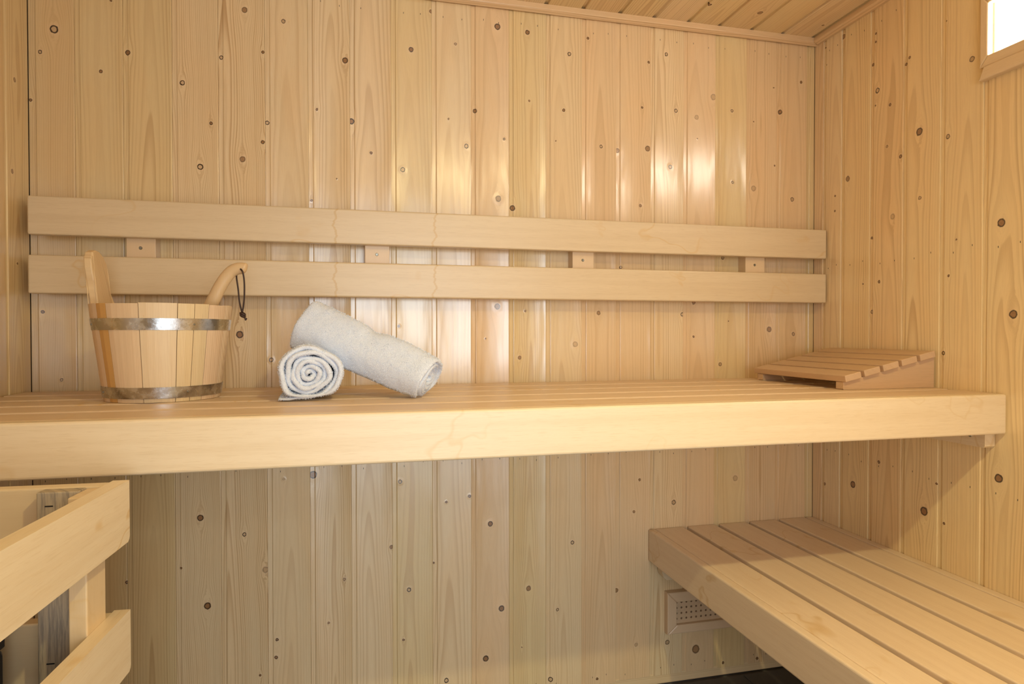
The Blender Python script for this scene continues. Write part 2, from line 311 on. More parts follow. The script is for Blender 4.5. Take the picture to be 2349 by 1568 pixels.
CS = [0.0, 0.065, 0.175, 0.285, 0.395, 0.505, 0.615, 0.725, 0.84, 0.95, 1.06, 1.17, 1.284, 1.395, 1.508, 1.616, 1.728, 1.832, 1.942, 2.051, 2.162, 2.1926]
Y = (.775, .598, .315); P_ = (.795, .578, .335); A_ = (.81, .625, .370); T_ = (.755, .555, .290)
#            base line-amount  xc    d0   slope spacing
BACK = [(T_, .35, .20, .05, .0, .0045), (Y, .30, .050, .030, .012, .0050), (Y, .42, .055, .012, .016, .0055), (A_, .45, -.02, .03, .004, .0038),
        (A_, .62, .02, .02, .008, .0042), (A_, .28, .055, .02, .020, .0060), (A_, .48, .060, .006, .016, .0048), (A_, .36, .050, .02, .020, .0055),
        (Y, .34, .050, .02, .013, .0060), (A_, .34, .045, .03, .014, .0070), (P_, .22, .050, .03, .020, .0060), (Y, .42, .060, .01, .012, .0045),
        (A_, .34, .050, .02, .016, .0055), (P_, .26, .060, .02, .012, .0060), (P_, .26, .015, .03, .010, .0065), (A_, .58, .030, .02, .010, .0050),
        (P_, .20, .050, .03, .020, .0060), (Y, .24, .060, .03, .014, .0065), (P_, .50, .050, .01, .012, .0048), (P_, .24, .055, .03, .014, .0060),
        (Y, .45, .050, .012, .014, .0045), (T_, .30, .20, .05, .0, .0045)]
wall = struct('wall_back', box(0, W, .0135, .05, 0, 2.06), simple('wall_backing', (.30, .19, .10), .8), label='back wall clad with vertical knotty pine planks')
for i in range(len(BS)-1):
    b_, am, xc, d0, sl, sp = BACK[i]
    mt = pine('pine_plank_back', i*3.17 + 1.3, KN.get('b%d' % i, ()), base=b_, amt=am*.85, cup=random.Random(i+9).uniform(.4, 1.15), xc=xc, d0=d0, slope=sl, sp=sp)
    w = BS[i+1] - BS[i]
    link('plank', plank_mesh(w, .0265 + .002*random.uniform(-1, 1), 1.9995, .0128 if i else .0165), mt, wall, (BS[i], 0, 0), (0, 0, math.radians(random.uniform(-.45, .45)) if 0 < i < 20 else 0))

# right wall, with the small high window
WY0, WY1, WZ0, WZ1 = -.566, -1.06, 1.655, 1.905     # clear hole in the cladding
wall_r = struct('wall_right', None, label='right wall clad with vertical knotty pine planks, a small high window in it')
bk = bmesh.new()
t0, t1 = W + .0135, W + .05
box_into(bk, t0, t1, WY0, 0.05, 0, 2.06); box_into(bk, t0, t1, -2.40, WY1, 0, 2.06)
box_into(bk, t0, t1, WY1, WY0, 0, WZ0); box_into(bk, t0, t1, WY1, WY0, WZ1, 2.06)
link('backing', mesh(bk), simple('wall_backing_right', (.30, .19, .10), .8), wall_r)
RB = [P_, A_, Y, T_, Y, Y, Y, A_, Y, P_]
for i in range(len(RS)-1):
    if RS[i] > 2.3: break
    w = RS[i+1] - RS[i]; rnd = random.Random(i+50)
    mt = pine('pine_plank_right', i*2.71 + 80, KN.get('r%d' % i, ()), base=tuple(min(.9, q*f) for q, f in zip(RB[i % 10], (1.14, 1.15, 1.22))), amt=rnd.uniform(.20, .36), xc=rnd.uniform(.03, .07), d0=rnd.uniform(.01, .03), slope=rnd.uniform(.008, .018), sp=rnd.uniform(.0042, .006))  # base tinted paler than the other walls: extra light put into the colour
    y0, y1 = -RS[i], -RS[i+1]
    if y0 <= WY0 + .001 and y1 > WY1 - .08:
        spans = [(.0265, WZ0), (WZ1, 1.9995)]
    else: spans = [(.0265, 1.9995)]
    for a, b2 in spans:
        link('plank', plank_mesh(w, a, b2) if i else box(.0002, w-.0003, 0, .013, a, b2, .0004, 1), mt, wall_r, (W, y0, 0), (0, 0, -PI/2))

# left wall
wall_l = struct('wall_left', box(-.05, -.0135, -2.40, .05, 0, 2.06), simple('wall_backing_left', (.30, .19, .10), .8), label='left wall clad with vertical pine planks')
plain = [pine('pine_plank_plain', 200 + k*4.3, KN.get('l0', ()) if k == 0 else (), base=(Y, A_, T_, Y)[k], amt=.42, xc=(.055, .05, .04, .06)[k], d0=.02, sp=.005) for k in range(4)]
pm = {}
for i in range(21):
    k = 0 if i == 0 else 1 + i % 3
    if k not in pm: pm[k] = plank_mesh(.108, .0265, 1.9995); pm[k].materials.append(plain[k])
    link('plank', pm[k], None, wall_l, (0, -.108*(i+1), 0), (0, 0, PI/2))
# wall behind the photographer with a door opening
wall_f = struct('wall_front', None, label='front wall with the door opening')
bf = bmesh.new()
DX0, DX1, DZ = .60, 1.50, 1.92
box_into(bf, 0, DX0, -2.40, -2.34, 0, 2.06); box_into(bf, DX1, W, -2.40, -2.34, 0, 2.06); box_into(bf, DX0, DX1, -2.40, -2.34, DZ, 2.06)
link('backing', mesh(bf), plain[1], wall_f)

# ceiling boards run from front to back
ceil = struct('ceiling', box(0, W, -2.40, .05, ZC+.0135, ZC+.055), simple('ceiling_backing', (.10, .06, .03), .9), label='ceiling of pine boards running front to back')
for i in range(len(CS)-1):
    rnd = random.Random(i+90); w = CS[i+1]-CS[i]
    mt = pine('pine_board_ceiling', i*1.93 + 140, KN.get('c%d' % i, ()), base=(Y, T_, Y, A_)[i % 4], amt=rnd.uniform(.25, .42), xc=rnd.uniform(.03, .07), d0=.02, sp=.0055, coat=.1, rough=.45)
    link('board', plank_mesh(w, -.0, 2.35, rec=.006), mt, ceil, (CS[i], 0, ZC), (PI/2, 0, 0))

# floor of dark tiles
flo = struct('floor', box(0, W, -2.4, .05, -.06, -.006), simple('floor_grout', (.22, .21, .20), .9), label='dark grey stone tile floor')
tilem = simple('dark_tile', (.075, .068, .064), .45, noise_amt=.25, nscale=25, bump=.0006)
tm = box(0, .298, 0, .298, -.012, 0, .0012, 1); tm.materials.append(tilem)
tm2 = box(0, .1, 0, .298, -.012, 0, .0012, 1); tm2.materials.append(tilem)
for ix in range(8):
    for iy in range(9):
        x0 = -.165 + ix*.30; y0 = -.31 - iy*.30 + .30*0
        if iy == 0: y0 = -.31
        x1 = min(x0+.298, W); xs = max(x0, 0)
        if x1 - xs < .02 or y0 < -2.4: continue
        if abs(x1-xs-.298) < 1e-4: link('tile', tm, None, flo, (x0, y0, 0))
        else: link('tile', box(0, x1-xs, 0, .298, -.012, 0, .0012, 1), tilem, flo, (xs, y0, 0))

# skirting sill under the planks and ceiling trims
sill = pine('pine_sill', 301.0, ((1.93, .012, .006, 'B'),), base=A_, amt=.35, xc=.3, d0=.1, axes='zx', sp=.005)
struct('baseboard_back', box(0, W, .0012, .0125, 0, .030, .0008, 1), pine('pine_baseboard', 305.0, (), base=A_, amt=.35, xc=.2, d0=.05, axes='zx', sp=.004), label='low pine sill strip under the back wall planks')
trimm = pine('pine_trim', 311.0, (), base=(.78, .55, .32), amt=.45, xc=-1.95, d0=.02, slope=0.0, sp=.0035, axes='zx')
trimy = pine('pine_trim_side', 315.0, (), base=(.78, .55, .31), amt=.45, xc=-1.95, d0=.02, slope=0.0, sp=.0035, axes='zy')
prof = [(0, 1.984), (-.010, 1.9795), (-.021, 1.985), (-.023, 1.988), (-.023, ZC), (0, ZC)]
struct('trim_1', mesh(prism(prof, 0, W, 'x')), trimm, label='pine moulding between back wall and ceiling')
profr = [(W, 1.981), (W-.010, 1.9795), (W-.021, 1.985), (W-.023, 1.988), (W-.023, ZC), (W, ZC)]
struct('trim_2', mesh(prism(profr, -2.34, -.0235, 'y')), trimy, label='pine moulding between right wall and ceiling')
profl = [(0, 1.981), (.010, 1.9795), (.021, 1.985), (.023, 1.988), (.023, ZC), (0, ZC)]
struct('trim_3', mesh(prism(profl, -2.34, -.0235, 'y')), trimy, label='pine moulding between left wall and ceiling')

# rows of brad nails in the cladding
nailm = simple('brad_steel', (.05, .05, .055), .5, .6)
def brads(parent, pts, nrm):
    bm = bmesh.new()
    for p in pts:
        if nrm == 'y': box_into(bm, p[0]-.0006, p[0]+.0006, p[1]-.0003, p[1]+.0008, p[2]-.0022, p[2]+.0022)
        else: box_into(bm, p[0]-.0003, p[0]+.0008, p[1]-.0006, p[1]+.0006, p[2]-.0022, p[2]+.0022)
    link('brad_nails', mesh(bm), nailm, parent, kind='stuff')
pts = []
for i in range(len(BS)-2):
    for z in (1.945, .708, .048): 
        for f in (.30, .74): pts.append((BS[i] + (BS[i+1]-BS[i])*f + random.uniform(-.004, .004), 0, z + random.uniform(-.006, .006)))
brads(wall, pts, 'y')
pts = []
for i in range(1, 12):
    for z in (1.945, 1.27, .70):
        for f in (.34, .78): pts.append((W, -RS[i] - (RS[i+1]-RS[i])*f, z + random.uniform(-.008, .008)))
pts = [p for p in pts if not (p[1] < WY0 and p[1] > WY1 and p[2] > WZ0)]
brads(wall_r, pts, 'x')

# ---------------------------------------------------------------- window in the right wall
win = struct('window_1', None, label='small high window with a pale wood frame and glowing milky pane')
fm = aspen('window_wood', 'y', 3.0, base=(.82, .63, .40), stain=0, flat='x')
fmz = aspen('window_wood_upright', 'z', 4.0, base=(.82, .63, .40), stain=0, flat='x')
ox = W - .014
def frame_piece(name, pts, mt, x0, x1, bev=.003):
    bm = prism(pts, x0, x1, 'x'); es = [e for e in bm.edges if abs(e.verts[0].co.x - e.verts[1].co.x) < 1e-6 and e.verts[0].co.x == x0 or (abs(e.verts[0].co.x - x0) < 1e-6 and abs(e.verts[1].co.x - x0) < 1e-6)]
    bmesh.ops.bevel(bm, geom=es, offset=bev, segments=2, profile=.5, affect='EDGES')
    return link(name, mesh(bm), mt, win)
a0, a1, b0, b1 = -.566, -1.06, 1.682, 1.852   # outer frame rectangle (y, z)
g0, g1, h0, h1 = -.586, -1.04, 1.7065, 1.826  # glass opening
frame_piece('frame_jamb', [(a0, b0), (a0, b1), (g0, h1), (g0, h0)], fmz, ox, W+.03)
frame_piece('frame_jamb', [(a1, b0), (g1, h0), (g1, h1), (a1, b1)], fmz, ox, W+.03)
frame_piece('frame_rail', [(a0, b0), (g0, h0), (g1, h0), (a1, b0)], fm, ox, W+.03)
frame_piece('frame_rail', [(a0, b1), (a1, b1), (g1, h1), (g0, h1)], fm, ox, W+.03)
frame_piece('sill_strip', [(-.566, 1.653), (-.578, 1.682), (a1, 1.682), (a1, 1.653)], fm, W-.017, W+.012)
frame_piece('head_strip', [(-.566, 1.905), (-.578, 1.852), (a1, 1.852), (a1, 1.905)], fm, W-.002, W+.012, .001)
link('glazing_bead', mesh(prism([(g0, h0), (g0, h1), (g0-.004, h1), (g0-.004, h0)], W+.002, W+.028, 'x')), simple('milk_bead', (.78, .84, .78), .3), win)
pm_, n_, b_ = mat('milk_glass'); b_.inputs['Base Color'].default_value = (.9, .92, .9, 1); b_.inputs['Roughness'].default_value = .25
b_.inputs['Emission Color'].default_value = (1, .93, .80, 1); b_.inputs['Emission Strength'].default_value = 20.0
link('pane', box(W+.016, W+.022, g1-.002, g0+.002, h0-.002, h1+.002), pm_, win)

# ---------------------------------------------------------------- benches
ASX = aspen('bench_wood_x', 'x', 1.0, stain=.3); ASY = aspen('bench_wood_y', 'y', 2.0); ASZ = aspen('bench_wood_z', 'z', 2.5)
ASTOP = aspen('bench_slat_x', 'x', 5.0, base=(.78, .58, .385), dark=(.64, .44, .26), stain=.6, coat=.15)
ASTOPY = aspen('bench_slat_y', 'y', 6.0, base=(.90, .715, .50), dark=(.78, .58, .38), stain=.5, coat=.2)  # lower bench base raised, painting in light that falls short there
screwm = simple('screw_steel', (.32, .31, .26), .35, 1.0)
def screw(parent, loc, rot, r=.0042, label=None):
    bm = bmesh.new()
    bmesh.ops.create_cone(bm, cap_ends=True, segments=14, radius1=r, radius2=r*.72, depth=.0016)
    for a in (0, PI/2):
        t = bmesh.new(); bmesh.ops.create_cube(t, size=1, matrix=Matrix.Rotation(a, 4, 'Z') @ Matrix.Diagonal((r*1.1, r*.3, .0006, 1))); 
        me = bpy.data.meshes.new('t'); t.to_mesh(me); t.free(); n0 = len(bm.verts); bm.from_mesh(me)
        bm.verts.ensure_lookup_table()
        for vv in bm.verts[n0:]: vv.co.z += .0009
    return link('screw', mesh(bm), screwm, parent, loc, rot)

ub = thing('sauna_bench', 'long upper pale wood bench spanning wall to wall, carrying the bucket and towels', 'bench', (.003, -.6296, ZB-.09))
def rel(o, par): o.location = Vector(o.location) - par.location; return o
L_, R_ = .003, W-.0025
rel(board('front_board', ub, ASX, L_, R_, -.6296, -.6025, .8403, ZB, .005), ub)
for i in range(5):
    y0 = -.602 + .1175*i
    rel(board('slat', ub, ASTOP, L_, R_, y0, y0+.0975, ZB-.028, ZB-.0002, .003), ub)
for k, (xa, xb) in enumerate([(W-.030, W-.0012), (.0012, .030)]):
    pr = [(-.6015, ZB-.0285), (-.6015, .809), (-.597, .805), (-.02, .805), (-.02, ZB-.0285)]
    rel(link('ledger', mesh(prism(pr, xa, xb, 'x')), ASY, ub), ub)
rel(screw(ub, (W-.0308, -.566, .829), (0, -PI/2, 0), .0045), ub)

lb = thing('sauna_bench', 'lower pale wood bench of five slats running forward along the right wall', 'bench', (1.617, -1.7, ZL-.096))
rel(board('front_board', lb, ASTOPY, 1.617, 1.6395, -1.7, -.002, ZL-.096, ZL, .0045), lb)
for i in range(5):
    x0 = 1.640 + .1072*i
    rel(board('slat', lb, ASTOPY, x0, x0+.0915, -1.7, -.002, ZL-.028, ZL-.0002, .003), lb)
rel(board('edge_strip', lb, ASTOPY, 2.1615+.0045, W-.001, -1.7, -.002, ZL-.028, ZL-.001, .002), lb)
for ya, yb in ((-.034, -.004), (-.86, -.82), (-1.66, -1.62)):
    pr = [(1.660, ZL-.0285), (1.647, ZL-.045), (1.647, .352), (1.651, .340), (1.662, .330), (W-.002, .330), (W-.002, ZL-.0285)]
    rel(link('ledger', mesh(prism(pr, ya, yb, 'y')), ASX, lb), lb)
for yy in ():
    pass

# ---------------------------------------------------------------- backrest
br = thing('bench_backrest', 'two long horizontal pale boards on battens fixed to the back wall above the upper bench', 'backrest', (.0227, -.0636, 1.16))
ASB = aspen('backrest_wood', 'x', 9.0, base=(.75, .59, .37), dark=(.63, .46, .26), stain=.45, drips=(.690, .945))
for zt in (1.3893, 1.2521):
    rel(board('slat', br, ASB, .0227, 2.1874, -.0636, -.0395, zt-.090, zt, .004), br)
BAT = aspen('batten_wood', 'z', 12.0, base=(.74, .54, .33), stain=.0)
for a, b2 in ((.2215, .2860), (.7865, .8500), (1.3630, 1.4270), (1.9190, 1.9850)):
    rel(board('batten', br, BAT, a, b2, -.0393, -.0002, 1.175, 1.375, .001), br)
    rel(screw(br, ((a+b2)/2 - .001, -.0400, 1.277), (PI/2, 0, 0)), br)

# ---------------------------------------------------------------- air vent
av = thing('air_vent', 'framed perforated wooden air vent low on the back wall beneath the lower bench', 'vent', (1.671, -.0004, .158))
VF = aspen('vent_frame_wood', 'x', 15.0, base=(.74, .53, .34), stain=0); VFZ = aspen('vent_frame_wood_upright', 'z', 16.0, base=(.74, .53, .34), stain=0)
vw, vh, ft, dp = .262, .127, .031, .022
def vpiece(pts, mt):
    bm = prism(pts, -dp, 0, 'y')
    es = [e for e in bm.edges if all(abs(v.co.y + dp) < 1e-6 for v in e.verts)]
    bmesh.ops.bevel(bm, geom=es, offset=.003, segments=2, profile=.5, affect='EDGES')
    link('frame_side', mesh(bm), mt, av)
vpiece([(0, 0), (0, vh), (ft, vh-ft), (ft, ft-.004)], VFZ); vpiece([(vw, 0), (vw-ft, ft-.004), (vw-ft, vh-ft), (vw, vh)], VFZ)
vpiece([(0, 0), (ft, ft-.004), (vw-ft, ft-.004), (vw, 0)], VF); vpiece([(0, vh), (vw, vh), (vw-ft, vh-ft), (ft, vh-ft)], VF)
bm = bmesh.new(); c = .0165; hr = .0033; z_top = .2485 - .158; x_l = 1.7066 - 1.671
for i in range(12):
    for j in range(5):
        cx, cz = x_l + i*c, z_top - j*c
        sq = []; ho = []; hb = []
        for k in range(8):
            a = PI/8 + k*PI/4; s = c/2/max(abs(math.cos(a)), abs(math.sin(a)))
            sq.append(bm.verts.new((cx+s*math.cos(a), -.010, cz+s*math.sin(a))))
            ho.append(bm.verts.new((cx+hr*math.cos(a), -.010, cz+hr*math.sin(a))))
            hb.append(bm.verts.new((cx+hr*math.cos(a), -.003, cz+hr*math.sin(a))))
        for k in range(8):
            k2_ = (k+1) % 8
            bm.faces.new((sq[k], sq[k2_], ho[k2_], ho[k])); bm.faces.new((ho[k], ho[k2_], hb[k2_], hb[k]))
        co = [bm.verts.new((cx+sx*c/2, -.010, cz+sz*c/2)) for sx, sz in ((1, 1), (-1, 1), (-1, -1), (1, -1))]
        for q_, (k1, k2_) in zip(co, ((0, 1), (2, 3), (4, 5), (6, 7))): bm.faces.new((sq[k1], q_, sq[k2_]))
link('perforated_panel', mesh(bm), aspen('vent_panel_wood', 'x', 18.0, base=(.60, .42, .27), stain=0), av)
link('hole_shade_sheet', box(.022, vw-.022, -.0026, -.0004, .016, vh-.016), simple('painted_hole_shade', (.02, .018, .015), .9), av)  # thin black sheet painting the shade seen through the holes

# ---------------------------------------------------------------- bucket
BC = Vector((.364, -.260, ZB+.0004)); BH, RB_, RT = .197, .110, .1355
bu = thing('sauna_bucket', 'round wooden stave bucket with two steel hoops standing on the upper bench', 'bucket', BC)
phi0 = -PI/2 + math.radians(15.6)
bounds = [-80, -61, -48, -19, 10.5, 24.5, 38, 62, 82, 104, 128, 152, 176, 200, 222, 246, 268, 280]
def stave_col(i):
    cols = [(.76, .57, .37), (.64, .36, .11), (.77, .58, .37), (.80, .64, .42), (.78, .62, .37), (.75, .59, .35), (.78, .59, .40), (.80, .63, .43)]
    return cols[i % len(cols)]
def R_at(z, out=True): return RB_ + (RT-RB_)*z/BH
staves_m = []
for i in range(len(bounds)-1):
    a0_, a1_ = phi0 + math.radians(bounds[i]+.28), phi0 + math.radians(bounds[i+1]-.28)
    bm = bmesh.new(); T = .0145; ns = max(2, int((bounds[i+1]-bounds[i])/5)); nz = 6
    top = BH + random.uniform(-.0008, .0008)
    if i == 14: top = BH + .0
    go, gi_ = [], []
    for zk in range(nz+1):
        z = top*zk/nz; ro = R_at(z); row, rowi = [], []
        for s in range(ns+1):
            a = a0_ + (a1_-a0_)*s/ns
            rr = ro - (.0007 if s in (0, ns) else 0) - (.0006 if zk in (0, nz) else 0)
            row.append(bm.verts.new((rr*math.cos(a), rr*math.sin(a), z)))
            rowi.append(bm.verts.new(((ro-T)*math.cos(a), (ro-T)*math.sin(a), z)))
        go.append(row); gi_.append(rowi)
    for zk in range(nz):
        for s in range(ns):
            bm.faces.new((go[zk][s], go[zk][s+1], go[zk+1][s+1], go[zk+1][s])); bm.faces.new((gi_[zk][s+1], gi_[zk][s], gi_[zk+1][s], gi_[zk+1][s+1]))
        for s in (0, ns): bm.faces.new((go[zk][s], go[zk+1][s], gi_[zk+1][s], gi_[zk][s]))
    for zk in (0, nz):
        for s in range(ns): bm.faces.new((go[zk][s], go[zk][s+1], gi_[zk][s+1], gi_[zk][s]))
    key = i % 8
    mt = pine('stave_pine', 400 + i*5.1, (), base=stave_col(i), amt=.20, xc=.3, d0=.02, slope=.0, sp=.0027, rough=.5, coat=0.0, axes='xz')
    link('stave', mesh(bm), mt, bu, label='resin-stained orange brown stave' if i == 1 else None)
bm = bmesh.new(); bmesh.ops.create_cone(bm, cap_ends=True, segments=48, radius1=RB_-.013, radius2=RB_-.011, depth=.012, matrix=Matrix.Translation((0, 0, .022)))
link('bottom', mesh(bm), ASX, bu)
# hoops: galvanised strap
hm, n, b_ = mat('galvanised_strap')
tc = n.node('ShaderNodeTexCoord').outputs['Object']
v1 = n.node('ShaderNodeTexVoronoi'); n.put(v1.inputs['Vector'], tc); n.put(v1.inputs['Scale'], 130.0)
nz1 = n.noise(tc, 45.0, 4.0, .65); nz2 = n.noise(tc, 420.0, 2.0)
c_ = n.mix(n.ss(nz1, .40, .62), (.50, .50, .50), (.72, .74, .77)); c_ = n.mix(n.m('MULTIPLY', v1.outputs['Color'], .25), c_, (.42, .42, .42))
n.put(b_.inputs['Base Color'], c_); b_.inputs['Metallic'].default_value = 1.0
n.put(b_.inputs['Roughness'], n.m('MULTIPLY_ADD', nz1, .30, .12)); n.put(b_.inputs['Normal'], n.bump(n.m('ADD', nz1, n.m('MULTIPLY', nz2, .2)), .0012, .35))
for (z0, z1) in ((.1445, .1675), (.008, .0305)):
    bm = bmesh.new(); S_ = 72; rings = []
    for (z, off) in ((z0, .0001), (z0, .0012), (z1, .0012), (z1, .0001)):
        rings.append([bm.verts.new(((R_at(z)+off)*math.cos(2*PI*k/S_), (R_at(z)+off)*math.sin(2*PI*k/S_), z)) for k in range(S_)])
    rings = [rings[0], [bm.verts.new(v.co) for v in rings[1]], rings[1], rings[2], [bm.verts.new(v.co) for v in rings[2]], rings[3]]
    for r_ in (0, 2, 4):
        for k in range(S_): 
            f_ = bm.faces.new((rings[r_][k], rings[r_][(k+1) % S_], rings[r_+1][(k+1) % S_], rings[r_+1][k])); f_.smooth = (r_ == 2)
    bmesh.ops.recalc_face_normals(bm, faces=bm.faces)
    me = bpy.data.meshes.new('hoop'); bm.to_mesh(me); bm.free()
    ho_ = link('hoop', me, hm, bu)
    zm = (z0+z1)/2
    for ang in (-75, 24.5) if z0 > .1 else (-72, 22):
        a = phi0 + math.radians(ang); rr = R_at(zm)+.0012
        bm = bmesh.new(); bmesh.ops.create_uvsphere(bm, u_segments=10, v_segments=6, radius=.0019, matrix=Matrix.Translation((rr*math.cos(a), rr*math.sin(a), zm)))
        link('rivet', mesh(bm, True), screwm, ho_)
# tall stave that serves as handle: board in the y-z plane on the left side
pts_b = [(-.055, .02), (-.056, .150), (-.050, .205), (-.046, .245), (-.049, .272), (-.047, .290), (-.036, .304), (-.018, .310), (.000, .309), (.018, .300), (.031, .286), (.036, .268), (.034, .245), (.034, .225), (.042, .200), (.050, .160), (.055, .02)]
bm = bmesh.new(); T = .0150; rows = []
sp_ = pts_b
def hx(z): return -(R_at(min(z, .23))) + (.0 if z < .23 else 0) + .015 - (max(0, z-.197)*.10)
for off in (0, T):
    rows.append([bm.verts.new((hx(z) + off, y, z)) for y, z in sp_])
k = len(sp_)
for i in range(k): bm.faces.new((rows[0][i], rows[0][(i+1) % k], rows[1][(i+1) % k], rows[1][i]))
# caps as strips, left/right pairing keeps them well shaped
bm.faces.new(rows[0][::-1]); bm.faces.new(rows[1])
bmesh.ops.triangulate(bm, faces=[f for f in bm.faces if len(f.verts) > 4])
es = [e for e in bm.edges if e.is_manifold and e.calc_face_angle(0) > .6 and (e.verts[0].co - e.verts[1].co).length > .001 and not (abs(e.verts[0].co.z-e.verts[1].co.z) < 1e-5 and abs(e.verts[0].co.y-e.verts[1].co.y) < 1e-5)]
bmesh.ops.bevel(bm, geom=es, offset=.0028, segments=3, profile=.5, affect='EDGES')
link('handle', mesh(bm), pine('handle_pine', 460.0, (), base=(.74, .55, .31), amt=.38, xc=-.09, d0=.02, slope=.02, sp=.0045, axes='yz', rough=.45, coat=0), bu, label='tall paddle-shaped stave handle')

# ---------------------------------------------------------------- ladle
ld = thing('sauna_ladle', 'wooden ladle with curved handle and dark leather loop resting in the bucket', 'ladle', (.40, -.26, ZB+.06))
LO = Vector(ld.location)
path = spline([(.385, -.235, 1.015), (.427, -.245, 1.075), (.4600, -.262, 1.134), (.4800, -.268, 1.173), (.4985, -.272, 1.199), (.5130, -.275, 1.2085), (.5270, -.277, 1.2100), (.5345, -.278, 1.2080)], 9)
rad = []
for i, p in enumerate(path):
    t = i/(len(path)-1); r = .0150 - .0030*t
    if t > .90: r *= math.sqrt(max(.10, 1-((t-.90)/.103)**2))
    rad.append((r, r*.8))
lm = pine('ladle_wood', 470.0, (), base=(.73, .52, .29), amt=.15, xc=.3, d0=.05, sp=.003, axes='xz', rough=.4, coat=.1)
link('handle', mesh(tube([p-LO for p in path], rad, 16), True), lm, ld)
bm = bmesh.new(); pr_ = [(.0, -.034), (.026, -.030), (.037, -.012), (.040, .010), (.036, .010), (.033, -.010), (.023, -.024), (0, -.028)]; S_ = 28; rings = []
for r_, z_ in pr_: rings.append([bm.verts.new((r_*math.cos(2*PI*k/S_), r_*math.sin(2*PI*k/S_), z_)) for k in range(S_)])
for j in range(len(rings)-1):
    for k in range(S_): bm.faces.new((rings[j][k], rings[j][(k+1) % S_], rings[j+1][(k+1) % S_], rings[j+1][k]))
bmesh.ops.remove_doubles(bm, verts=bm.verts, dist=1e-5)
bl = link('bowl', mesh(bm, True), lm, ld, Vector((.362, -.228, .992)) - LO, (0, .35, 0))
lea = simple('brown_leather', (.045, .018, .010), .55, noise_amt=.3, nscale=300)
cord = spline([(.5235, -.288, 1.2075), (.5285, -.291, 1.200), (.5310, -.289, 1.180), (.5305, -.286, 1.150), (.5280, -.283, 1.128), (.5255, -.282, 1.1140)], 5)
link('leather_cord', mesh(tube([p-LO for p in cord], .0018, 8), True), lea, ld)
cord = spline([(.5120, -.268, 1.198), (.5130, -.274, 1.188), (.5165, -.277, 1.165), (.5190, -.279, 1.140), (.5225, -.280, 1.122), (.5250, -.281, 1.1130)], 5)
link('leather_cord', mesh(tube([p-LO for p in cord], .0018, 8), True), lea, ld)
kn = []
for i in range(40):
    t = i/39*2*PI*2.5; kn.append(Vector((.5262 + .0042*math.cos(t), -.282 + .0042*math.sin(t*1.0), 1.1085 + .0040*math.sin(t*.8))))
ck = link('cord_knot', mesh(tube([p-LO for p in kn], .0024, 8), True), lea, ld)
for e_ in ((.5325, -.283, 1.0965), (.5345, -.281, 1.0995)):
    link('cord_end', mesh(tube([Vector(p)-LO for p in spline([(.5270, -.282, 1.106), (.5305, -.283, 1.1020), e_], 4)], .0017, 8), True), lea, ld)

